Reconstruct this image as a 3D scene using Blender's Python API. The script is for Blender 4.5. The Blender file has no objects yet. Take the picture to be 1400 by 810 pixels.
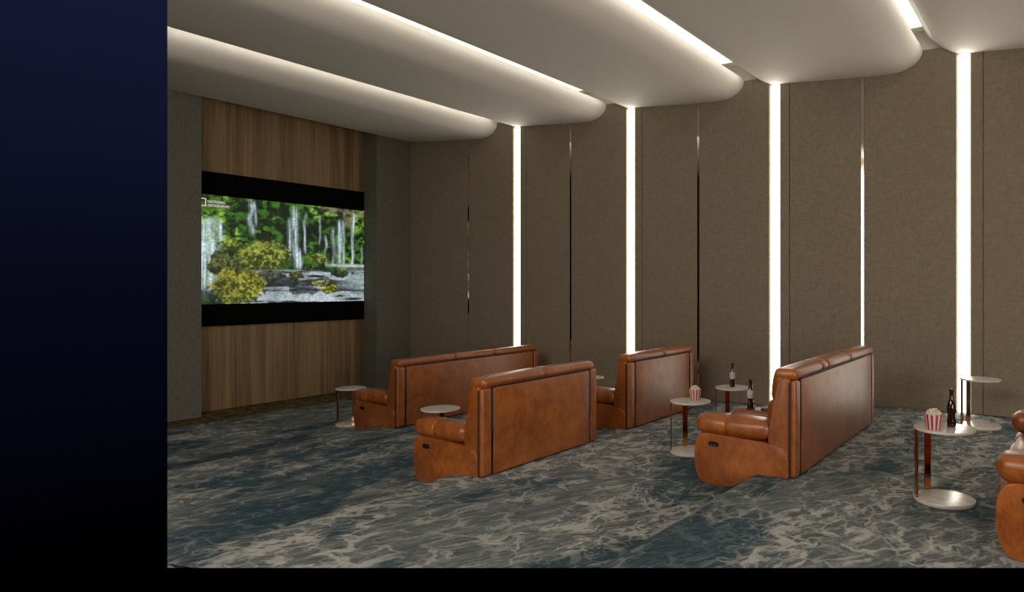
import bpy, bmesh, math, random
import numpy as np
from mathutils import Vector, Matrix

# ------------------------------------------------------------------ camera, world, light, exposure
S = bpy.context.scene
COL = S.collection
R = math.radians
EYE = 1.68
cam = bpy.data.cameras.new('camera'); cob = bpy.data.objects.new('camera', cam); COL.objects.link(cob)
cam.sensor_fit = 'HORIZONTAL'; cam.sensor_width = 36.0
cam.lens = 932.0 / 1400.0 * 36.0
cam.shift_x = (700 - 870) / 1400.0
cam.shift_y = (390 - 405) / 1400.0
cam.clip_start = 0.05
fwd = Vector((0.8469, 0.5318, 0))
cob.location = (0, 0, EYE)
cob.rotation_euler = (math.pi/2, 0, math.atan2(fwd.y, fwd.x) - math.pi/2)
S.camera = cob

w = bpy.data.worlds.new('world'); S.world = w; w.use_nodes = True
# night sky: navy overhead fading to black at the horizon and below
wt = w.node_tree; wg = wt.nodes.new('ShaderNodeTexCoord'); ws = wt.nodes.new('ShaderNodeSeparateXYZ'); wr = wt.nodes.new('ShaderNodeValToRGB')
wm = wt.nodes.new('ShaderNodeMapRange'); wm.inputs['From Min'].default_value = -.30; wm.inputs['From Max'].default_value = .35
wt.links.new(wg.outputs['Generated'], ws.inputs[0]); wt.links.new(ws.outputs['Z'], wm.inputs['Value']); wt.links.new(wm.outputs[0], wr.inputs[0])
wt.links.new(wr.outputs[0], wt.nodes['Background'].inputs[0])
wr.color_ramp.elements[0].color = (0, 0, 0, 1); wr.color_ramp.elements[0].position = .0
wr.color_ramp.elements[1].color = (.0078, .0100, .034, 1)
e_ = wr.color_ramp.elements.new(.5); e_.color = (.0026, .0032, .0105, 1)

S.view_settings.view_transform = 'Standard'; S.view_settings.look = 'None'
S.view_settings.gamma = 1.0; S.view_settings.use_curve_mapping = False
S.view_settings.exposure = 0.0

def area(name, loc, rot, sx, sy, power, col=(1, .9, .76)):
    l = bpy.data.lights.new(name, 'AREA'); l.shape = 'RECTANGLE'; l.size = sx; l.size_y = sy
    l.energy = power; l.color = col
    o = bpy.data.objects.new(name, l); COL.objects.link(o); o.location = loc; o.rotation_euler = rot
    return o
# soft fill lamps added out of view to brighten walls, ceiling and seats
area('rear_fill_light', (1.0, -4.6, 1.6), (R(98), 0, R(-36)), 6.0, 2.4, 330, (1, .90, .77))
area('side_fill_light', (-2.0, 3.0, 4.4), (R(48), 0, R(-85)), 4.0, 1.6, 250, (1, .90, .77))
# tall unseen lamp, added so a polished strip across the room mirrors it
area('reflection_strip_light', (-1.2, 5.11, 2.62), (R(90), 0, R(-90)), .26, 5.95, 55, (1, .92, .80))
LED = 8.0      # wall light strips
COVE = 1.15    # ceiling cove panels
TAPE = 4.4    # led tape behind each board edge, per slot

# ------------------------------------------------------------------ node helpers
def mat(name, col=(.5,.5,.5), rough=.6, metal=0.0, **kw):
    m = bpy.data.materials.new(name); m.use_nodes = True
    b = m.node_tree.nodes['Principled BSDF']
    b.inputs['Base Color'].default_value = (*col, 1); b.inputs['Roughness'].default_value = rough
    b.inputs['Metallic'].default_value = metal
    for k, v in kw.items(): b.inputs[k].default_value = v
    return m
class N:
    def __init__(s, m): s.m = m; s.nt = m.node_tree; s.b = s.nt.nodes.get('Principled BSDF')
    def n(s, t, **kw):
        x = s.nt.nodes.new(t)
        for k, v in kw.items(): setattr(x, k, v)
        return x
    def l(s, a, b): s.nt.links.new(a, b)
    def pos(s, sc=(1,1,1), loc=(0,0,0), rot=(0,0,0)):
        t = s.n('ShaderNodeTexCoord'); mp = s.n('ShaderNodeMapping')
        s.l(t.outputs['Object'], mp.inputs[0]); mp.inputs['Scale'].default_value = sc
        mp.inputs['Location'].default_value = loc; mp.inputs['Rotation'].default_value = rot
        return mp.outputs[0]
    def noise(s, v, scale, det=3, rough=.55, dist=0):
        x = s.n('ShaderNodeTexNoise'); s.l(v, x.inputs['Vector'])
        x.inputs['Scale'].default_value = scale; x.inputs['Detail'].default_value = det
        x.inputs['Roughness'].default_value = rough; x.inputs['Distortion'].default_value = dist
        return x
    def ramp(s, f, stops, interp='LINEAR'):
        x = s.n('ShaderNodeValToRGB'); s.l(f, x.inputs[0]); cr = x.color_ramp; cr.interpolation = interp
        while len(cr.elements) < len(stops): cr.elements.new(.5)
        for e, (p, c) in zip(cr.elements, stops):
            e.position = p; e.color = (*c, 1) if not isinstance(c, (int, float)) else (c, c, c, 1)
        return x.outputs[0]
    def mix(s, f, a, b, mode='MIX'):
        x = s.n('ShaderNodeMix', data_type='RGBA', blend_type=mode)
        for sock, val in ((x.inputs[0], f), (x.inputs[6], a), (x.inputs[7], b)):
            if hasattr(val, 'default_value') or hasattr(val, 'is_linked'): s.l(val, sock)
            elif isinstance(val, (int, float)): sock.default_value = val
            else: sock.default_value = (*val, 1)
        return x.outputs[2]
    def math(s, op, a, b=0.0):
        x = s.n('ShaderNodeMath', operation=op)
        for i, val in enumerate((a, b)):
            if isinstance(val, (int, float)): x.inputs[i].default_value = val
            else: s.l(val, x.inputs[i])
        return x.outputs[0]
    def bump(s, h, strength=.3, dist=.01):
        x = s.n('ShaderNodeBump'); s.l(h, x.inputs['Height'])
        x.inputs['Strength'].default_value = strength; x.inputs['Distance'].default_value = dist
        s.l(x.outputs[0], s.b.inputs['Normal'])
    def base(s, c): s.l(c, s.b.inputs['Base Color'])

def emis(name, col, strength):
    m = mat(name, (0,0,0), .5)
    b = m.node_tree.nodes['Principled BSDF']
    b.inputs['Emission Color'].default_value = (*col, 1); b.inputs['Emission Strength'].default_value = strength
    return m

# ------------------------------------------------------------------ materials
M = {}
# carpet: grey ground, teal pools, cream foam veins, fine weave
m = M['carpet'] = mat('carpet', (.2,.2,.2), .95); k = N(m)
p = k.pos((1, 1, 1))
warp = k.noise(p, 1.9, 4, .6)
vadd = k.n('ShaderNodeVectorMath', operation='MULTIPLY_ADD'); k.l(warp.outputs['Color'], vadd.inputs[0])
vadd.inputs[1].default_value = (.75, .55, 0); k.l(p, vadd.inputs[2]); pw = vadd.outputs[0]
def flow(v, sc):
    a = k.n('ShaderNodeMapping'); k.l(v, a.inputs[0]); a.inputs['Rotation'].default_value = (0, 0, R(26))
    b = k.n('ShaderNodeMapping'); k.l(a.outputs[0], b.inputs[0]); b.inputs['Scale'].default_value = sc; return b.outputs[0]
pst = flow(pw, (.62, 1.2, 1))
def veins(scale, w0, w1, VW=.22):
    v = k.n('ShaderNodeTexVoronoi', feature='DISTANCE_TO_EDGE'); k.l(pst, v.inputs['Vector']); v.inputs['Scale'].default_value = scale
    wn = k.noise(p, 5.0, 3, .6)
    d = k.math('SUBTRACT', v.outputs['Distance'], k.math('MULTIPLY', k.math('SUBTRACT', wn.outputs[0], .5), VW))
    return k.ramp(d, [(w0, 1), (w1, 0)])
v1 = veins(4.2, .005, .07, .40); v2 = veins(9.5, .02, .12, .55)
big = k.noise(k.pos((.55, 1.0, 1), (3.1, 1.7, 0)), .85, 3, .55, .4)
mask = k.ramp(big.outputs[0], [(.40, 0), (.60, 1)])
teal = k.noise(k.pos((.5, .95, 1), (9.3, 4.1, 0)), 1.05, 4, .6, .5)
tmask = k.ramp(teal.outputs[0], [(.49, 0), (.58, 1)])
streak = k.noise(flow(p, (1.5, 8, 1)), 3.0, 4, .65, .6)
gr = k.ramp(streak.outputs[0], [(.30, (.040,.056,.067)), (.5, (.100,.118,.124)), (.70, (.215,.222,.208))])
tl = k.ramp(streak.outputs[0], [(.30, (.007,.024,.034)), (.58, (.016,.055,.075)), (.74, (.11,.145,.155))])
c = k.mix(tmask, gr, tl)
vm = k.math('MULTIPLY', v1, k.ramp(big.outputs[0], [(.34, .25), (.52, 1)]))
vm2 = k.math('MULTIPLY', v2, k.math('MULTIPLY', mask, .8))
foam = k.math('MAXIMUM', vm, vm2)
foam = k.math('MULTIPLY', foam, k.ramp(teal.outputs[0], [(.5, 1), (.66, .15)]))
c = k.mix(foam, c, (.40,.40,.37))
# gold brown border band in front of the screen wall
sep = k.n('ShaderNodeSeparateXYZ'); k.l(p, sep.inputs[0])
bn = k.noise(p, 4.5, 4, .6)
yy = k.math('ADD', sep.outputs[1], k.math('MULTIPLY', k.math('SUBTRACT', bn.outputs[0], .5), .8))
bm_ = k.ramp(k.math('MULTIPLY', k.math('SUBTRACT', yy, 11.25), 4.0), [(.3, 0), (.7, 1)])
gold = k.ramp(k.noise(p, 9, 3).outputs[0], [(.38, (.018,.013,.006)), (.62, (.16,.10,.018))])
c = k.mix(bm_, c, gold)
k.base(c)
fine = k.noise(p, 160, 2); k.bump(fine.outputs[0], .5, .006)

# woven wall fabric
def fabric(name, c0, c1, rough=.9):
    m = mat(name, c0, rough); k = N(m); p = k.pos((1,1,1))
    wv = k.n('ShaderNodeTexWave', wave_type='BANDS', bands_direction='DIAGONAL'); k.l(k.pos((1,1,-1)), wv.inputs[0])
    wv.inputs['Scale'].default_value = 26; wv.inputs['Distortion'].default_value = 1.5; wv.inputs['Detail'].default_value = 2
    hz = k.noise(k.pos((6, 6, 90)), 2.2, 3, .6); vt = k.noise(k.pos((90, 90, 6)), 2.2, 3, .6)
    t = k.math('MULTIPLY', k.math('ADD', hz.outputs[0], vt.outputs[0]), .5)
    t = k.math('ADD', t, k.math('MULTIPLY', k.math('SUBTRACT', wv.outputs['Fac'], .5), .10))
    k.base(k.ramp(t, [(.36, c0), (.64, c1)])); k.bump(t, .35, .004)
    return m
M['taupe'] = fabric('taupe_fabric', (.158,.124,.087), (.275,.22,.157))
M['grey_fabric'] = fabric('grey_fabric', (.066,.067,.053), (.165,.158,.125))
# wood veneer
m = M['wood'] = mat('walnut_veneer', (.2,.1,.05), .5); k = N(m)
g = k.noise(k.pos((1, 1, .03)), 9, 4, .65, .3); g2 = k.noise(k.pos((1, 1, .012)), 2.2, 2, .5)
g3 = k.noise(k.pos((1, 1, .02)), 42, 3, .6)
t = k.math('ADD', k.math('MULTIPLY', g.outputs[0], .45), k.math('ADD', k.math('MULTIPLY', g2.outputs[0], .35), k.math('MULTIPLY', g3.outputs[0], .2)))
k.base(k.ramp(t, [(.36, (.075,.042,.017)), (.47, (.175,.108,.050)), (.58, (.275,.180,.088))]))
k.bump(g3.outputs[0], .15, .002)
M['plaster'] = mat('ceiling_plaster', (.78,.735,.675), .75); k = N(M['plaster']); k.bump(k.noise(k.pos(), 40, 2).outputs[0], .04, .002)
M['wall_plaster'] = mat('wall_plaster', (.62,.53,.47), .8); k = N(M['wall_plaster']); k.bump(k.noise(k.pos(), 40, 2).outputs[0], .06, .002)
M['dark'] = mat('dark_recess', (.02,.017,.013), .8); k = N(M['dark']); k.bump(k.noise(k.pos(), 60, 2).outputs[0], .1, .002)
M['led'] = emis('led_diffuser', (1, .93, .80), LED)
M['cove'] = emis('cove_diffuser', (.93, 1, .84), COVE)
M['chrome'] = mat('polished_metal_strip', (.62,.56,.48), .07, 1.0); k = N(M['chrome']); k.bump(k.noise(k.pos((1,1,.2)), 12, 2).outputs[0], .05, .002)
# leather
m = M['leather'] = mat('cognac_leather', (.3,.1,.03), .42); k = N(m)
n1 = k.noise(k.pos(), 3.2, 5, .65, .6); n2 = k.noise(k.pos((1.6, 1.6, .8)), 9, 5, .7, 1.2)
t = k.math('ADD', k.math('MULTIPLY', n1.outputs[0], .6), k.math('MULTIPLY', n2.outputs[0], .4))
c = k.ramp(t, [(.32, (.13,.028,.004)), (.5, (.275,.072,.008)), (.66, (.40,.120,.014))])
sc = k.ramp(k.noise(k.pos((2.2, 2.2, 1)), 4.5, 6, .75, 2.2).outputs[0], [(.60, 0), (.72, 1)])
c = k.mix(k.math('MULTIPLY', sc, .45), c, (.46,.18,.045)); k.base(c); k.b.inputs['Specular IOR Level'].default_value = .3; k.b.inputs['Coat Weight'].default_value = 1.0; k.b.inputs['Coat Roughness'].default_value = .36; k.b.inputs['Coat IOR'].default_value = 1.50
k.l(k.ramp(n2.outputs[0], [(.3, .34), (.7, .50)]), k.b.inputs['Roughness'])
gr_ = k.n('ShaderNodeTexVoronoi'); k.l(k.pos(), gr_.inputs[0]); gr_.inputs['Scale'].default_value = 170
k.bump(k.math('ADD', k.math('MULTIPLY', gr_.outputs[0], .25), n2.outputs[0]), .22, .012)
M['piping'] = mat('dark_piping', (.030,.010,.006), .6); k = N(M['piping']); k.bump(k.noise(k.pos(), 80, 2).outputs[0], .1, .002)
M['black'] = mat('black_plastic', (.008,.008,.010), .35); k = N(M['black']); k.bump(k.noise(k.pos(), 90, 2).outputs[0], .05, .001)
M['screen_black'] = mat('screen_black', (.002,.002,.002), .9); M['screen_black'].node_tree.nodes['Principled BSDF'].inputs['Specular IOR Level'].default_value = .05; k = N(M['screen_black']); k.bump(k.noise(k.pos(), 30, 2).outputs[0], .02, .001)
M['marble'] = mat('white_stone', (.62,.58,.53), .22); k = N(M['marble'])
k.base(k.ramp(k.noise(k.pos(), 4, 5, .6, 1.5).outputs[0], [(.3, (.50,.47,.43)), (.6, (.66,.62,.57))]))
M['copper'] = mat('polished_copper', (.62,.26,.11), .12, 1.0); k = N(M['copper']); k.bump(k.noise(k.pos((1,1,.2)), 9, 2).outputs[0], .05, .002)
M['white_paper'] = mat('white_paper', (.58,.50,.48), .7); k = N(M['white_paper']); k.bump(k.noise(k.pos(), 60, 2).outputs[0], .05, .001)
M['red_paper'] = mat('red_paper', (.40,.022,.035), .6); k = N(M['red_paper']); k.bump(k.noise(k.pos(), 60, 2).outputs[0], .05, .001)
M['popcorn'] = mat('popcorn', (.70,.62,.46), .8); k = N(M['popcorn'])
k.base(k.ramp(k.noise(k.pos(), 60, 3).outputs[0], [(.35, (.60,.50,.34)), (.6, (.74,.68,.58))]))
M['cola'] = mat('cola_glass', (.020,.008,.005), .06); k = N(M['cola']); k.b.inputs['Coat Weight'].default_value = .6
k.bump(k.noise(k.pos(), 30, 1).outputs[0], .03, .001)
M['clear'] = mat('clear_glass', (.85,.9,.9), .04); M['clear'].node_tree.nodes['Principled BSDF'].inputs['Transmission Weight'].default_value = .92
M['cap'] = mat('bottle_cap', (.05,.03,.028), .35, .6)

# ------------------------------------------------------------------ mesh helpers
def link(name, me, mt, parent=None, smooth=False):
    o = bpy.data.objects.new(name, me); COL.objects.link(o)
    for x in (mt if isinstance(mt, (list, tuple)) else [mt]): me.materials.append(x)
    if smooth:
        for pl in me.polygons: pl.use_smooth = True
    if parent: o.parent = parent
    return o
def obj(name, bm, mt, parent=None, smooth=False, kind=None, sharp=None):
    bmesh.ops.recalc_face_normals(bm, faces=bm.faces)
    me = bpy.data.meshes.new(name); bm.to_mesh(me); bm.free()
    o = link(name, me, mt, parent, smooth)
    if sharp: me.set_sharp_from_angle(angle=R(sharp))
    if kind: o['kind'] = kind
    return o
def tag(o, label=None, cat=None, group=None, kind=None):
    if label: o['label'] = label
    if cat: o['category'] = cat
    if group: o['group'] = group
    if kind: o['kind'] = kind
    return o
def empty(name, loc=(0,0,0), rz=0):
    o = bpy.data.objects.new(name, None); COL.objects.link(o); o.location = loc; o.rotation_euler = (0,0,rz)
    o.empty_display_size = .1
    return o
def box(bm, x0, x1, y0, y1, z0, z1):
    v = [bm.verts.new(c) for c in ((x0,y0,z0),(x1,y0,z0),(x1,y1,z0),(x0,y1,z0),(x0,y0,z1),(x1,y0,z1),(x1,y1,z1),(x0,y1,z1))]
    for f in ((0,3,2,1),(4,5,6,7),(0,1,5,4),(1,2,6,5),(2,3,7,6),(3,0,4,7)): bm.faces.new([v[i] for i in f])
def bbox(name, x0,x1,y0,y1,z0,z1, mt, parent=None, bev=0, kind=None):
    bm = bmesh.new(); box(bm, x0,x1,y0,y1,z0,z1)
    if bev: bmesh.ops.bevel(bm, geom=bm.edges[:], offset=bev, segments=2, affect='EDGES', profile=.5)
    return obj(name, bm, mt, parent, kind=kind)
def softbox(bm, x0,x1,y0,y1,z0,z1, r=.05, puff=(0,0,0), grooves=(), lean=0.0, n=5):
    """rounded cushion; puff bulges each pair of faces; grooves = (axis, pos, width, depth); lean shifts y with z"""
    c = Vector(((x0+x1)/2,(y0+y1)/2,(z0+z1)/2)); h = ((x1-x0)/2,(y1-y0)/2,(z1-z0)/2)
    r = min(r, min(h)*.98)
    ax = []
    for a in range(3):
        H = h[a]; i = H - r
        s = [-H, -H+r*.25, -H+r*.6] + [(-i + 2*i*t/n) for t in range(n+1)] + [H-r*.6, H-r*.25, H]
        for g in grooves:
            if g[0] == a:
                q = g[1] - c[a]
                s += [q-g[2], q-g[2]*.5, q-g[2]*.2, q, q+g[2]*.2, q+g[2]*.5, q+g[2]]
        s = sorted(set(round(min(max(t,-H),H), 5) for t in s)); ax.append(s)
    cache = {}
    def vert(p):
        key = p
        if key in cache: return cache[key]
        inner = [max(-(h[a]-r), min(h[a]-r, p[a])) for a in range(3)]
        d = Vector([p[a]-inner[a] for a in range(3)]); L = d.length
        q = Vector(inner) + (d/L*r if L > 1e-9 else Vector())
        for a in range(3):
            if puff[a] and abs(p[a]) > h[a]-r-1e-6:
                b, e = (a+1)%3, (a+2)%3
                f = (1-(p[b]/h[b])**2)*(1-(p[e]/h[e])**2)
                q[a] += math.copysign(puff[a]*f, p[a])
        for g in grooves:
            dd = abs(p[g[0]] + c[g[0]] - g[1])/g[2]
            if dd < 1:
                f = (1-dd)**2*g[3]
                for a in range(3):
                    if a != g[0]: q[a] -= math.copysign(min(f, abs(q[a])), q[a])
        q = q + c
        q.y -= lean*(q.z - z0)
        cache[key] = bm.verts.new(q); return cache[key]
    for a in range(3):
        b, e = (a+1)%3, (a+2)%3
        for sgn in (-1, 1):
            for i in range(len(ax[b])-1):
                for j in range(len(ax[e])-1):
                    pts = []
                    for (ii, jj) in ((i,j),(i+1,j),(i+1,j+1),(i,j+1)):
                        p = [0,0,0]; p[a] = sgn*h[a]; p[b] = ax[b][ii]; p[e] = ax[e][jj]; pts.append(tuple(round(t,6) for t in p))
                    vs = [vert(t) for t in pts]
                    if len(set(vs)) == 4:
                        if sgn < 0: vs.reverse()
                        try: bm.faces.new(vs)
                        except ValueError: pass
def soft(name, *a, mt='leather', parent=None, **kw):
    bm = bmesh.new(); softbox(bm, *a, **kw); return obj(name, bm, M[mt], parent, smooth=True)
def round_poly(pts, seg=5):
    out = []; n = len(pts)
    for i in range(n):
        y, z, r = pts[i]; p = Vector((y, z))
        if r <= 0: out.append(p); continue
        a = Vector(pts[i-1][:2]) - p; b = Vector(pts[(i+1)%n][:2]) - p
        ra = min(r, a.length*.49); rb = min(r, b.length*.49)
        A = p + a.normalized()*ra; B = p + b.normalized()*rb
        for t in range(seg+1):
            t /= seg; out.append(A*(1-t)**2 + p*2*t*(1-t) + B*t*t)
    return out
def prism_x(bm, poly, x0, x1, bev=0, seg=3):
    a = [bm.verts.new((x0, p[0], p[1])) for p in poly]; b = [bm.verts.new((x1, p[0], p[1])) for p in poly]
    f0 = bm.faces.new(a); f1 = bm.faces.new(list(reversed(b))); n = len(poly)
    for i in range(n): bm.faces.new((a[i], b[i], b[(i+1)%n], a[(i+1)%n]))
    if bev:
        es = list(set(f0.edges[:] + f1.edges[:]))
        bmesh.ops.bevel(bm, geom=es, offset=bev, segments=seg, affect='EDGES', profile=.5, clamp_overlap=True)
def lathe(bm, prof, seg=32, cx=0, cy=0, matfn=None, cap=True):
    rings = []
    for r, z in prof:
        rings.append([bm.verts.new((cx+r*math.cos(2*math.pi*i/seg), cy+r*math.sin(2*math.pi*i/seg), z)) for i in range(seg)])
    for a, b in zip(rings, rings[1:]):
        for i in range(seg):
            f = bm.faces.new((a[i], a[(i+1)%seg], b[(i+1)%seg], b[i]))
            if matfn: f.material_index = matfn(i)
    if cap:
        bm.faces.new(list(reversed(rings[0]))); bm.faces.new(rings[-1])
def tube(bm, pts, r, seg=6):
    prev = None; n = len(pts)
    for i, p in enumerate(pts):
        p = Vector(p); d = (Vector(pts[min(i+1,n-1)]) - Vector(pts[max(i-1,0)])).normalized()
        u = d.cross(Vector((0,0,1))); u = u.normalized() if u.length > .01 else Vector((1,0,0)); v = d.cross(u)
        ring = [bm.verts.new(p + (u*math.cos(2*math.pi*t/seg) + v*math.sin(2*math.pi*t/seg))*r) for t in range(seg)]
        if prev:
            for t in range(seg): bm.faces.new((prev[t], prev[(t+1)%seg], ring[(t+1)%seg], ring[t]))
        else: bm.faces.new(ring)
        prev = ring
    bm.faces.new(prev)

# ------------------------------------------------------------------ room measures (metres)
XW = 9.85            # right wall
YF = 11.89           # face of the fabric columns beside the screen
YN = 12.37           # back of the screen niche
STEP = .16           # every seating tier drops by this
ZC = 4.71            # soffit height at the wall lights
LIGHT_Y = [8.865, 6.282, 3.699, 1.116, -1.467]
PITCH = 2.583
SIGHT = .4317        # the room is modelled from this diagonal section line (x = SIGHT*y) to the right wall
RAMPS = [(2.31, 2.56), (5.02, 5.27), (8.20, 8.45)]
def floor_z(y):
    z = 0
    for a, b in RAMPS:
        if y >= b: z -= STEP
        elif y > a: z -= STEP*(y-a)/(b-a)
    return z
def xsec(y): return SIGHT*y if y > 0 else -1.5

# floor: four carpeted tiers joined by short ramps, near side ends where the view begins
bm = bmesh.new()
def xnear(y):
    s0 = (EYE - floor_z(y)) / (387/932.)
    return max(SIGHT*y, (s0 - .5318*y)/.8469)
ys = sorted(set([-3.0] + [t for ab in RAMPS for t in ab] + [5.37, YF, YN] + [0.4*i for i in range(1, 30)]))
prev = None
for y in ys:
    z = floor_z(y); row = [bm.verts.new((xnear(y)+(XW+.05-xnear(y))*t/6, y, z)) for t in range(7)]
    if prev:
        for i in range(6): bm.faces.new((prev[i], prev[i+1], row[i+1], row[i]))
    prev = row
tag(obj('floor', bm, M['carpet'], smooth=True), 'teal, grey and cream water patterned carpet on stepped seating tiers', kind='structure')

# right wall: backing, fabric panels, metal strips
wall = bbox('wall_right', XW, XW+.12, -3.0, YN+.12, -.6, 5.2, M['wall_plaster'], kind='structure')
wall['label'] = 'long side wall clad in tall taupe woven fabric panels'
def wall_panel(name, y0, y1, z1, x0, mt, bev=.006):
    """panel between y0..y1 whose foot follows the tiers"""
    brk = [y0] + [t for ab in RAMPS for t in ab if y0 < t < y1] + [y1]
    poly = [(y, floor_z(y)+.004) for y in brk] + [(y1, z1), (y0, z1)]
    bm = bmesh.new(); prism_x(bm, poly, x0, XW, bev, 2); return obj(name, bm, mt, wall)
ends = LIGHT_Y + [LIGHT_Y[-1]-PITCH]
for i, ys_ in enumerate([LIGHT_Y[0]+PITCH] + LIGHT_Y):
    hi = YF if i == 0 else ys_ - .235          # far edge of the first panel after the light
    mid = ys_ - PITCH/2
    lo = ys_ - PITCH + .085
    if hi > mid: wall_panel('fabric_panel', mid+.02, hi, 4.84, XW-.035, M['taupe'])
    if i: wall_panel('edge_panel', ys_-.225, ys_-.085, 4.84, XW-.035, M['taupe'])
    wall_panel('metal_strip', mid-.018, mid+.018, 4.84, XW-.03, M['chrome'], 0)
    if mid-.02 > -2.9: wall_panel('fabric_panel', max(lo, -3), mid-.02, 4.84, XW-.035, M['taupe'])
places = ['farthest glowing vertical light strip, above the rear sofa of the front row',
          'glowing vertical light strip behind the short sofa nearest the wall',
          'glowing vertical light strip just left of the long glossy sofa in the third row',
          'widest and nearest glowing vertical light strip behind the copper legged table by the wall',
          'glowing vertical wall light strip beyond the right edge of the view']
for y, lb in zip(LIGHT_Y, places):
    o = empty('wall_light', (XW, y, floor_z(y)))
    zt = ZC - .01 - floor_z(y)
    bm = bmesh.new(); box(bm, -.012, -.001, -.082, .082, .01, zt); obj('channel', bm, M['wall_plaster'], o)
    bm = bmesh.new()
    poly = [(.07*math.cos(t), -.012-.032*math.sin(t)) for t in [math.pi*j/8 for j in range(9)]]
    lo = [bm.verts.new((q, a, .015)) for a, q in poly]; up = [bm.verts.new((q, a, zt-.005)) for a, q in poly]
    for j in range(8): bm.faces.new((lo[j], lo[j+1], up[j+1], up[j]))
    bm.faces.new(lo); bm.faces.new(up)
    obj('diffuser', bm, M['led'], o)
    tag(o, lb, 'wall light', 'vertical light strips on the side wall')

# front wall: niche back with veneer above and below the screen, fabric columns at the sides
zf = floor_z(YF)
XA = 5.63; XB = 8.97
fw = bbox('wall_front', SIGHT*(YN+.12)+.005, XW, YN, YN+.12, zf, 5.2, M['dark'], kind='structure')
fw['label'] = 'screen wall with a walnut niche between grey fabric columns'
ZS0, ZS1 = .976, 3.608
nb = 3
bm = bmesh.new(); box(bm, XA, XB, YN-.03, YN, ZS1+.004, 5.09); obj('veneer_panel', bm, M['wood'], fw)
bm = bmesh.new(); box(bm, XA, XB, YN-.03, YN, zf+.01, ZS0-.004); obj('veneer_panel', bm, M['wood'], fw)
bm = bmesh.new(); box(bm, XB, XW-.036, YF, YN-.001, zf+.01, 5.09); obj('fabric_column', bm, M['grey_fabric'], fw)
bm = bmesh.new(); a = [bm.verts.new(c) for c in ((SIGHT*YF,YF,zf+.01),(XA,YF,zf+.01),(XA,YN-.001,zf+.01),(SIGHT*YN,YN-.001,zf+.01))]
b = [bm.verts.new((v.co.x, v.co.y, 5.09)) for v in a]; bm.faces.new(a); bm.faces.new(b)
for i in range(4): bm.faces.new((a[i], a[(i+1)%4], b[(i+1)%4], b[i]))
obj('fabric_column', bm, M['grey_fabric'], fw)

# ceiling: flat slab above, curved boards with a light slot between them
def sheared_prism(bm, poly, x1):
    a = [bm.verts.new((xsec(p[0]), p[0], p[1])) for p in poly]; b = [bm.verts.new((x1, p[0], p[1])) for p in poly]
    bm.faces.new(a); bm.faces.new(list(reversed(b))); n = len(poly)
    for i in range(n): bm.faces.new((a[i], b[i], b[(i+1)%n], a[(i+1)%n]))
bm = bmesh.new(); sheared_prism(bm, [(YN, 5.10), (YN, 5.2), (0.01, 5.2), (0.01, 5.10)], XW)
box(bm, -1.5, XW, -6.5, 0.01, 5.10, 5.2)
ceil = obj('ceiling', bm, M['plaster'], kind='structure')
ceil['label'] = 'pale ceiling of curved boards with lit slots between them'
def board_profile(ys_, first=False):
    if first: far = [(YF-.004, 4.93), (YF-.004, 4.752), (11.7, 4.733), (11.5, 4.715)]
    else: far = [(ys_+.42, 4.99), (ys_+.385, 4.95), (ys_+.32, 4.885), (ys_+.24, 4.81), (ys_+.15, 4.757), (ys_+.06, 4.722)]
    near = [(ys_-.10, 4.700), (ys_-.5, 4.668), (ys_-1.0, 4.628), (ys_-1.4, 4.600), (ys_-1.65, 4.588), (ys_-1.78, 4.592), (ys_-1.89, 4.618),
            (ys_-1.98, 4.665), (ys_-2.04, 4.72), (ys_-2.075, 4.78), (ys_-2.085, 4.84), (ys_-2.075, 4.875), (ys_-2.04, 4.89)]
    top = [(ys_-1.4, 4.90), (ys_-.6, 4.93)] + ([(11.5, 4.93)] if first else [(ys_+.15, 4.99)])
    return far + near + top
for i, ys_ in enumerate([LIGHT_Y[0]+PITCH] + LIGHT_Y + [LIGHT_Y[-1]-PITCH]):
    bm = bmesh.new(); sheared_prism(bm, board_profile(ys_, i == 0), XW-.036)
    obj('curved_board', bm, M['plaster'], ceil, smooth=True, sharp=32)
covl = ['hidden cove light panel above the slot nearest the screen wall',
        'thin bright cove light in the second ceiling slot from the screen',
        'greenish white cove light in the third ceiling slot from the screen',
        'wide short cove light at the top right, nearest ceiling slot in view',
        'cove light panel in the slot above and behind the viewer',
        'rearmost cove light panel behind the viewer']
for i, ys_ in enumerate(LIGHT_Y + [LIGHT_Y[-1]-PITCH]):
    o = empty('cove_light', (8, ys_+.7, 5.10))
    bm = bmesh.new(); y0, y1 = ys_+.45, ys_+.97
    for (a, b_) in ((xsec(y0), xsec(y1)),):
        v = [bm.verts.new(c) for c in ((a-8,-.25,-.02),(1.58,-.25,-.02),(1.58,.27,-.02),(b_-8,.27,-.02),(a-8,-.25,-.001),(1.58,-.25,-.001),(1.58,.27,-.001),(b_-8,.27,-.001))]
        for f in ((0,3,2,1),(4,5,6,7),(0,1,5,4),(1,2,6,5),(2,3,7,6),(3,0,4,7)): bm.faces.new([v[t] for t in f])
    obj('diffuser', bm, M['cove'], o)
    bm = bmesh.new(); box(bm, 1.58, 1.60, -.25, .27, -.024, -.001); obj('end_cap', bm, M['wall_plaster'], o)
    x0_ = xsec(ys_+.34)
    area('led_tape', ((x0_+9.62)/2, ys_+.345, 4.868), (R(98), 0, 0), 9.62-x0_, .02, TAPE*(9.62-x0_)/6, (1, .95, .86))
    tag(o, covl[i], 'ceiling light', 'light panels in the ceiling slots')

# ------------------------------------------------------------------ screen
scr = empty('projection_screen', ((XA+XB)/2, YN-.03, ZS0))
W_ = XB-XA-.01; H_ = ZS1-ZS0; cz0 = 1.355-ZS0; cz1 = 3.215-ZS0
bbox('screen_surround', -W_/2, W_/2, -.05, -.002, 0, H_, M['screen_black'], scr)
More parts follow.
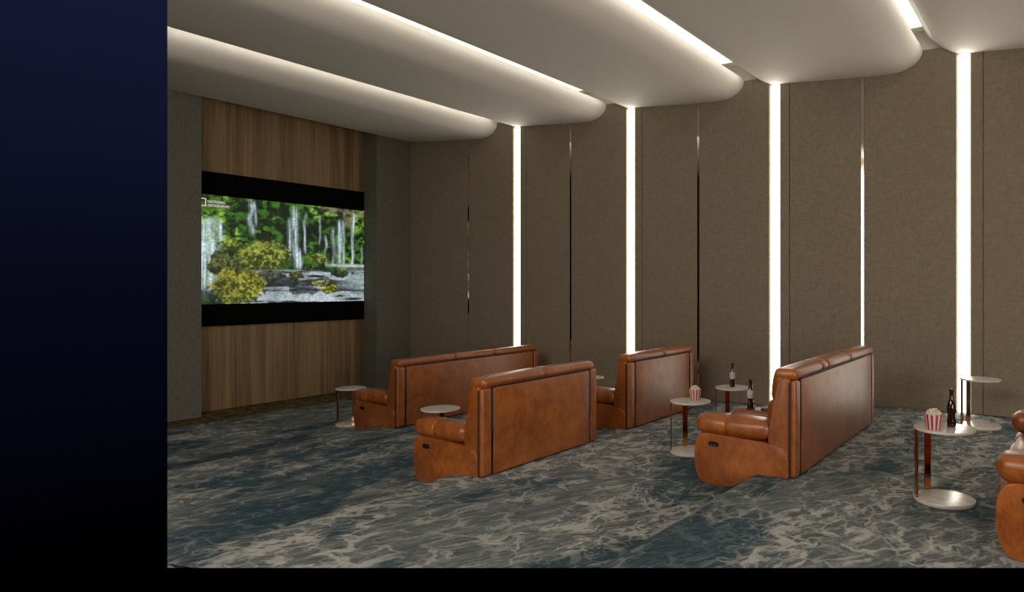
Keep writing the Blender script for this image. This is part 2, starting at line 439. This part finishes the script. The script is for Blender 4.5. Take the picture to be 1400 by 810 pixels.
# picture: mossy waterfall painted as colour attribute on a fine grid (a flat lit image on the display)
rng = np.random.default_rng(4)
GX, GY = 300, 180
U, V = np.meshgrid(np.linspace(0,1,GX), np.linspace(0,1,GY))      # V up
def vnoise(fx, fy, seed):
    r = np.random.default_rng(seed); g = r.random((int(fy)+3, int(fx)+3))
    x = U*fx; y = V*fy; xi = x.astype(int); yi = y.astype(int); tx = x-xi; ty = y-yi
    tx = tx*tx*(3-2*tx); ty = ty*ty*(3-2*ty)
    return (g[yi,xi]*(1-tx)+g[yi,xi+1]*tx)*(1-ty)+(g[yi+1,xi]*(1-tx)+g[yi+1,xi+1]*tx)*ty
def fbm(fx, fy, seed, o=4):
    s = 0; a = .5; t = 0
    for i in range(o): s = s + a*vnoise(fx*2**i, fy*2**i, seed+i); t += a; a *= .6
    return s/t
def sm(a, b, x): t = np.clip((x-a)/(b-a), 0, 1); return t*t*(3-2*t)
def lay(C, c, m): m = np.clip(m, 0, 1)[..., None]; return C*(1-m) + np.array(c)*m
f1 = fbm(14, 9, 1); f2 = fbm(40, 26, 20, 3); f3 = fbm(7, 5, 40)
C = np.zeros((GY, GX, 3)) + np.array((.006,.014,.006))
leaf = sm(.42,.62, f1*.55+f2*.45)
C = lay(C, (.05,.16,.015), leaf); C = lay(C, (.20,.36,.035), sm(.52,.7, f1*.4+f2*.6)*sm(.4,.6,f3))
C = lay(C, (.32,.36,.10), sm(.62,.78, f2)*sm(.45,.65,f3)*.8)
C = lay(C, (.24,.20,.13), sm(.58,.72, fbm(9,7,70))*sm(.55,.9,V)*sm(.6,.8,U)*.8)
# waterfalls (u centre, width, top v, bottom v, strength)
def fall(u0, w, vt, vb, s, seed, curve=0):
    cx = u0 + curve*(vt-V) + (vnoise(3, 10, seed)-.5)*.02
    st = .1+1.15*vnoise(170, 6, seed+3)
    return s*np.exp(-((U-cx)/w)**2)*sm(vb-.03, vb+.05, V)*(1-sm(vt-.06, vt+.02, V))*st
wf = 0
for a in [(.10,.030,.80,.12,.9,101,.02),(.05,.035,.58,.06,1.1,102,.0),(.15,.012,.78,.55,.7,103,.0),(.07,.02,.78,.5,.7,131,-.03),(.30,.012,.99,.66,.8,104,.0),(.325,.007,.99,.75,.6,105,0),
          (.515,.009,.85,.45,.8,106,0),(.545,.016,.98,.35,1.1,107,.02),(.575,.012,.55,.33,1.0,108,.02),(.61,.007,.92,.5,.75,109,0),
          (.74,.007,.7,.38,.6,110,0),(.79,.009,.8,.38,.7,111,0),(.83,.014,.88,.38,.9,112,.0),(.855,.008,.88,.38,.7,113,0),(.925,.009,.97,.38,.9,114,0),(.70,.005,.9,.6,.5,115,0),(.98,.006,.6,.35,.5,118,0)]:
    wf = wf + fall(*a)
C = lay(C, (.62,.76,.80), wf)
# mossy boulders
def blob(u0, v0, ru, rv, seed, col, col2, s=1):
    global C
    d = ((U-u0)/ru)**2 + ((V-v0)/rv)**2 + (fbm(18, 12, seed)-.5)*.9
    d = d + (f2-.5)*1.3
    m = 1-sm(.70, 1.0, d); f5 = fbm(90, 56, seed+9, 2); shade = sm(-.9, 1.3, (V-v0)/rv + (f2-.5)*2.6 + (f5-.5)*3.2)
    shade = shade*(.35+.65*sm(.36,.56,f1*.5+f5*.5))
    cc = np.array(col)*(1-shade[...,None]) + np.array(col2)*shade[...,None]
    C = C*(1-m[...,None]*s) + cc*m[...,None]*s
blob(.30,.40,.11,.12,203,(.02,.03,.01),(.16,.20,.07)); blob(.38,.44,.16,.17,200,(.03,.05,.008),(.34,.38,.06)); blob(.19,.55,.07,.06,210,(.03,.05,.01),(.30,.36,.04))
blob(.15,.36,.07,.13,215,(.02,.03,.01),(.15,.17,.05)); blob(.69,.45,.05,.06,216,(.03,.05,.01),(.30,.34,.05))
# river
riv = (V < .30 + .06*np.sin(U*9) + .05*(U-.5))
rv = sm(0,.05,(.31+.07*U-V))*sm(.15,.32,U)
C = lay(C, (.02,.028,.030), rv*.95)
stream = fbm(6, 34, 300, 4); C = lay(C, (.40,.47,.50), rv*sm(.53,.72, stream + .25*np.exp(-((V-.08)/.09)**2) + .2*np.exp(-((V-.27)/.05)**2)*sm(.35,.5,U)))
C = lay(C, (.30,.38,.38), .8*sm(.75,.95,U)*sm(.10,.16,V)*(1-sm(.3,.38,V))*(.5+.6*vnoise(8,40,333)))
C = lay(C, (.55,.62,.60), np.exp(-((V-.385)/.015)**2)*sm(.72,.8,U)*.9)
blob(.40,.26,.09,.06,224,(.015,.02,.02),(.10,.11,.08)); blob(.52,.20,.08,.05,225,(.008,.012,.014),(.07,.09,.09)); blob(.24,.16,.16,.17,220,(.04,.05,.008),(.38,.38,.045)); blob(.2,.06,.07,.08,222,(.04,.05,.01),(.30,.30,.04))
blob(.76,.13,.06,.05,230,(.04,.05,.01),(.48,.46,.02)); blob(.71,.19,.06,.04,232,(.02,.03,.01),(.30,.32,.08))
blob(.56,.27,.05,.04,236,(.02,.025,.01),(.20,.20,.07)); blob(.60,.13,.10,.06,238,(.010,.014,.016),(.06,.08,.08),.8)
blob(.84,.30,.09,.05,240,(.015,.02,.01),(.07,.10,.03)); blob(.04,.05,.12,.08,242,(.008,.012,.012),(.03,.06,.04),.9)
C = C*(.5+.95*fbm(110, 70, 500, 2)[...,None])*(.6+.8*f3[...,None]); C = np.clip(C, 0, 1)
me = bpy.data.meshes.new('display')
ds = W_-.02
vs = np.stack([(-ds/2 + U*ds).ravel(), np.full(U.size, -.056), (cz0 + V*(cz1-cz0)).ravel()], 1)
idx = np.arange(GX*GY).reshape(GY, GX)
fs = np.stack([idx[:-1,:-1], idx[:-1,1:], idx[1:,1:], idx[1:,:-1]], -1).reshape(-1, 4)
me.from_pydata(vs.tolist(), [], fs.tolist())
ca = me.color_attributes.new('picture', 'FLOAT_COLOR', 'POINT')
ca.data.foreach_set('color', np.concatenate([C, np.ones((GY,GX,1))], -1).astype(np.float32).ravel())
m = emis('lit_picture', (1,1,1), 1.0); k = N(m); at = k.n('ShaderNodeAttribute'); at.attribute_name = 'picture'
k.l(at.outputs['Color'], k.b.inputs['Emission Color']); k.b.inputs['Roughness'].default_value = .5
dsp = link('display', me, m, scr); dsp['label'] = 'lit picture of a mossy waterfall and stream'
M['caption'] = emis('caption_white', (.62,.56,.56), .8); M['caption_gold'] = emis('caption_gold', (.75,.68,.42), .8)
def text_mesh(name, s, size, loc, mt, parent):
    cu = bpy.data.curves.new(name, 'FONT'); cu.body = s; cu.size = size; cu.extrude = .001; cu.resolution_u = 3; cu.offset = .002
    t = bpy.data.objects.new(name, cu); COL.objects.link(t)
    me = bpy.data.meshes.new_from_object(t.evaluated_get(bpy.context.evaluated_depsgraph_get()))
    bpy.data.objects.remove(t); o = link(name, me, mt, parent)
    o.location = loc; o.rotation_euler = (math.pi/2, 0, 0); return o
lx = -ds/2; lz = cz1
bpy.context.view_layer.update()
text_mesh('caption_lettering', 'NATIONAL', .058, (lx+.265, -.060, lz-.135), M['caption'], scr)
text_mesh('caption_lettering', 'GEOGRAPHIC', .058, (lx+.265, -.060, lz-.200), M['caption'], scr)
bm = bmesh.new(); fx0, fx1, fz0, fz1, t = lx+.150, lx+.245, lz-.205, lz-.065, .018
for b in ((fx0,fx0+t,fz0,fz1),(fx1-t,fx1,fz0,fz1),(fx0+t,fx1-t,fz0,fz0+t),(fx0+t,fx1-t,fz1-t,fz1)): box(bm, b[0], b[1], -.061, -.058, b[2], b[3])
obj('caption_frame', bm, M['caption_gold'], scr)
tag(scr, 'wide black screen showing a mossy green waterfall in the walnut niche', 'screen')

# ------------------------------------------------------------------ sofas
def make_sofa(Ls, seats, notch, console, label, group, loc, rz=0):
    t = empty('recliner_sofa', loc, rz); aw = .23; lift = STEP if notch else .0
    def P(name, bm, mt='leather', par=t, smooth=True, sharp=40): return obj(name, bm, M[mt], par, smooth=smooth, sharp=sharp)
    # side panels with rounded rear shoulder; foot follows the tier step
    if notch: foot = [(.062, lift+.006, .01), (.345, lift+.006, .0), (.60, .006, .03), (.90, .004, .04)]
    else: foot = [(.062, .01, .01), (.90, .004, .04)]
    prof = round_poly(foot + [(.955, .10, .06), (.975, .30, .08), (.935, .475, .10), (.30, .450, .04), (.062, .415, .20)])
    for s in (0, 1):
        x0, x1 = (.0, aw) if s == 0 else (Ls-aw, Ls)
        bm = bmesh.new(); prism_x(bm, prof, x0, x1, .028, 3); P('side_panel', bm)
        # recline switch: oval plate on the outer face
        bm = bmesh.new(); xo = -.004 if s == 0 else Ls+.004; sg = -1 if s == 0 else 1
        ring = [(.775+.052*math.copysign(abs(math.cos(a))**.7, math.cos(a)), .375+.024*math.copysign(abs(math.sin(a))**.7, math.sin(a))) for a in [2*math.pi*j/20 for j in range(20)]]
        A = [bm.verts.new((xo-sg*.012, y, z)) for y, z in ring]; B = [bm.verts.new((xo, y, z)) for y, z in ring]
        Cc = [bm.verts.new((xo-sg*.003, .775+(y-.775)*.72, .375+(z-.375)*.62)) for y, z in ring]
        for j in range(20):
            q = (j+1)%20; bm.faces.new((A[j],A[q],B[q],B[j])); bm.faces.new((B[j],B[q],Cc[q],Cc[j]))
        bm.faces.new(A); bm.faces.new(Cc)
        P('recline_switch', bm, 'black')
        # arm cushion
        bm = bmesh.new(); softbox(bm, x0-.012, x1+.012, .235, .965, .466, .632, r=.068, puff=(.008,.012,.020), grooves=[(1,.66,.05,.010)])
        P('arm_cushion', bm, sharp=80)
        # side wings of the back: rear strip down to the floor and the cushion side above the arm
        xa, xb = (.0, .135) if s == 0 else (Ls-.135, Ls)
        bm = bmesh.new(); softbox(bm, xa, xb, -.002, .050, lift+.012, 1.012, r=.024, puff=(.0,.006,0)); P('back_wing', bm, sharp=80)
        bm = bmesh.new()
        wp = round_poly([(.052, .30, 0), (.25, .30, .02), (.245, .56, .08), (.185, .86, .10), (.145, 1.035, .06), (.054, 1.02, .02)])
        prism_x(bm, wp, xa+.010, xb-.005, .022, 3) if s == 0 else prism_x(bm, wp, xa+.005, xb-.010, .022, 3)
        P('back_cushion_side', bm)
        xo = .004 if s == 0 else Ls-.004
        bm = bmesh.new(); tube(bm, [(xo, .0515, z) for z in (lift+.02, .4, .7, .99)], .009); P('piping', bm, 'piping', sharp=80)
    # base between the side panels
    z0 = lift if notch else .04
    base = round_poly([(.06, z0+.01, 0)] + ([(.345, z0+.01, 0), (.62, .03, 0)] if notch else []) + [(.86, .03, 0), (.86, .30, 0), (.06, .30, 0)])
    bm = bmesh.new(); prism_x(bm, base, aw, Ls-aw); P('base', bm, smooth=False)
    # rear panel with dark piping around it
    bm = bmesh.new(); softbox(bm, .150, Ls-.150, -.004, .10, lift+.015, 1.012, r=.014, puff=(0,.012,0), n=8); P('back_panel', bm, sharp=50)
    bm = bmesh.new()
    for x in (.140, Ls-.140): tube(bm, [(x, .004, lift+.02), (x, -.001, .6), (x, .002, 1.02)], .010)
    tube(bm, [(.140, .000, 1.022), (Ls/2, -.004, 1.022), (Ls-.140, .000, 1.022)], .009)
    P('piping', bm, 'piping', sharp=80)
    # top roll over the whole back with seams
    inner = Ls-2*aw; cw = .19 if console else 0
    ws_ = [(inner-cw)/seats]*seats
    if console: ws_ = [.56, (inner-cw-.56)/2, (inner-cw-.56)/2]
    xs = []; x = aw
    for i in range(seats):
        xs.append((x, x+ws_[i])); x += ws_[i]
        if console and i == 0: cx0 = x; x += cw
    gr = [(0, b, .05, .016) for a, b in xs[:-1]] + ([(0, xs[1][0], .05, .016)] if console else [])
    bm = bmesh.new(); softbox(bm, .03, Ls-.03, -.004, .215, 1.004, 1.108, r=.050, puff=(.0,.004,.010), grooves=gr, n=12); P('top_roll', bm, sharp=80)
    bm = bmesh.new(); softbox(bm, .04, Ls-.04, .10, .20, lift+.1, 1.06, r=.03, n=4); P('back_core', bm, sharp=80)
    for a, b in xs:
        g = .006
        soft('seat_cushion', a+g, b-g, .22, .93, .26, .47, r=.06, puff=(.004,.02,.035), grooves=[(1,.62,.05,.012)], parent=t)
        soft('leg_rest', a+g, b-g, .86, .975, .07, .40, r=.045, puff=(0,.02,.0), grooves=[(2,.23,.05,.012)], parent=t)
        soft('back_cushion', a+g, b-g, .15, .38, .42, .80, r=.07, puff=(.0,.03,.0), grooves=[(2,.62,.05,.015)], lean=.08, parent=t)
        soft('head_cushion', a+g, b-g, .14, .33, .76, 1.08, r=.075, puff=(.0,.035,.01), lean=.12, parent=t)
    if console:
        c0, c1 = cx0+.006, cx0+cw-.006
        soft('console', c0, c1, .24, .95, .08, .56, r=.04, puff=(0,.006,.006), parent=t)
        for yy_ in (.62, .78):
            bm = bmesh.new(); lathe(bm, [(.034,.545),(.045,.563),(.048,.571),(.045,.575),(.040,.572),(.038,.560),(.002,.559)], 24, (c0+c1)/2, yy_)
            obj('cup_holder', bm, M['black'], t, smooth=True)
        soft('back_cushion', c0, c1, .15, .31, .50, 1.04, r=.05, puff=(0,.015,0), lean=.06, parent=t)
    tag(t, label, 'sofa', group)
    return t
GRP = 'cognac leather cinema sofas'
def zt(i): return -STEP*i
make_sofa(3.0, 3, True, False, 'long cognac leather sofa in the front row, nearest the screen', GRP, (6.26, 7.85, zt(3)))
make_sofa(1.87, 2, True, False, 'short cognac leather sofa in the second row, left one of the pair', GRP, (4.69, 4.67, zt(2)))
make_sofa(1.78, 2, True, False, 'short cognac leather sofa in the second row, close to the side wall', GRP, (7.27, 4.67, zt(2)))
make_sofa(2.87, 3, True, True, 'long glossy cognac leather sofa in the third row with a bottle on its console', GRP, (5.69, 1.96, zt(1)))
make_sofa(1.87, 2, False, False, 'puffy cognac leather sofa cut off by the right edge of the view', GRP, (4.745, -.61, 0), R(.2))

# ------------------------------------------------------------------ side tables
def make_table(x, y, z, label):
    t = empty('side_table', (x, y, z)); r = .2235; h = .575
    bm = bmesh.new(); lathe(bm, [(r-.02,0),(r-.004,.003),(r,.010),(r,.026),(r-.004,.032),(r-.012,.034)], 48); obj('base_disc', bm, M['marble'], t, smooth=True, sharp=35)
    bm = bmesh.new(); lathe(bm, [(r-.012,h-.020),(r-.003,h-.018),(r,h-.012),(r,h-.006),(r-.003,h-.001),(r-.008,h)], 48); obj('table_top', bm, M['marble'], t, smooth=True, sharp=35)
    for ang in (math.atan2(.89, -.46), math.atan2(.69, .72)):
        bm = bmesh.new(); box(bm, -.006, .006, -.028, .028, .012, h-.008)
        bmesh.ops.bevel(bm, geom=bm.edges[:], offset=.0025, segments=2, affect='EDGES')
        d = r-.012
        bmesh.ops.transform(bm, matrix=Matrix.Translation((d*math.cos(ang), d*math.sin(ang), 0)) @ Matrix.Rotation(ang, 4, 'Z'), verts=bm.verts)
        obj('leg', bm, M['copper'], t)
    tag(t, label, 'side table', 'round side tables in front of the sofas')
    return t
make_table(6.57, 9.33, zt(3), 'small round white side table by the walnut wall, in front of the front row sofa')
make_table(5.48, 6.12, zt(2), 'small round white side table behind the left short sofa, top just above its armrest')
make_table(8.57, 6.24, zt(2), 'small round white side table mostly hidden between the two short sofas')
t3 = make_table(6.64, 3.47, zt(1), 'round white side table on copper legs with a popcorn bucket, left of the glossy sofa')
t4 = make_table(7.80, 3.48, zt(1), 'round white side table holding one labelled cola bottle near the wall')
t5 = make_table(5.75, .788, 0, 'large looking nearest round white table with popcorn and a dark bottle')
t6 = make_table(8.98, .84, 0, 'bare round white side table standing against the lit wall at the right')

# ------------------------------------------------------------------ snacks
def make_bucket(x, y, z, rz, label):
    t = empty('popcorn_bucket', (x, y, z), rz)
    bm = bmesh.new(); seg = 48
    prof = [(.050,0),(.0515,.002),(.060,.05),(.069,.105)]
    lathe(bm, prof, seg, matfn=lambda i: (i//2) % 2, cap=False)
    bm.faces.new([v for v in sorted([v for v in bm.verts if v.co.z == 0], key=lambda v: math.atan2(v.co.y, v.co.x))])
    # scalloped rim
    top = sorted([v for v in bm.verts if v.co.z > .1], key=lambda v: math.atan2(v.co.y, v.co.x) % (2*math.pi))
    up = [bm.verts.new((v.co.x*1.02, v.co.y*1.02, .113 + .010*abs(math.sin(i*math.pi/4)))) for i, v in enumerate(top)]
    for i in range(seg):
        q = (i+1) % seg; f = bm.faces.new((top[i], top[q], up[q], up[i])); f.material_index = (i//2) % 2
    o = obj('paper_cup', bm, [M['white_paper'], M['red_paper']], t, smooth=False)
    bm = bmesh.new(); rg = random.Random(7)
    for i in range(60):
        a = rg.random()*6.283; rr = .056*math.sqrt(rg.random()); zz = .108 + .045*(1-(rr/.06)**2) + rg.uniform(-.006, .006)
        for j in range(2):
            bmesh.ops.create_icosphere(bm, subdivisions=1, radius=rg.uniform(.006, .010),
                matrix=Matrix.Translation((rr*math.cos(a)+rg.uniform(-.006,.006), rr*math.sin(a)+rg.uniform(-.006,.006), zz+rg.uniform(-.004,.006))))
    bmesh.ops.create_icosphere(bm, subdivisions=2, radius=.058, matrix=Matrix.Translation((0,0,.100)) @ Matrix.Diagonal((1,1,.7,1)))
    obj('popcorn', bm, M['popcorn'], t, smooth=True, kind='stuff')
    tag(t, label, 'popcorn', 'striped popcorn buckets'); return t
def make_bottle(x, y, z, label, band):
    t = empty('glass_bottle', (x, y, z))
    pr = [(.024,0),(.029,.004),(.030,.015),(.0285,.040),(.0245,.062),(.0262,.080),(.0315,.105),(.0305,.125),(.024,.148),(.0165,.168),(.0135,.190),(.0125,.212),(.0135,.214),(.0135,.222)]
    K = 1.27; pr = [(a*1.12, b*K) for a, b in pr]
    bm = bmesh.new(); lathe(bm, pr, 28); obj('bottle_body', bm, M['cola'], t, smooth=True, sharp=60)
    bm = bmesh.new(); lathe(bm, [(a*1.12, b*K) for a, b in [(.0150,.219),(.0158,.221),(.0150,.230),(.012,.232)]], 20); obj('bottle_cap', bm, M['cap'], t, smooth=True, sharp=40)
    if band:
        bm = bmesh.new(); lathe(bm, [(a*1.12, b*K) for a, b in [(.0260,.078),(.0320,.103),(.0322,.108),(.0311,.126),(.0255,.146)]], 28, cap=False)
        obj('paper_label', bm, M['white_paper'], t, smooth=True)['label'] = 'white paper label around the shoulder'
    tag(t, label, 'bottle', 'cola bottles'); return t
TH = .575
make_bucket(6.69, 3.44, zt(1)+TH, .4, 'red and white striped popcorn bucket on the table left of the glossy sofa')
make_bucket(5.63, .848, TH, .1, 'larger looking striped popcorn bucket on the nearest table beside a dark bottle')
make_bottle(5.80, .745, TH, 'dark unlabelled cola bottle on the nearest table beside the popcorn', False)
make_bottle(7.80, 3.49, zt(1)+TH, 'cola bottle with white label standing alone on the round table by the wall', True)
cx = 5.69 + .23 + .56 + .095
make_bottle(cx, 1.96+.78, zt(1)+.575, 'cola bottle with white label standing on the sofa console', True)
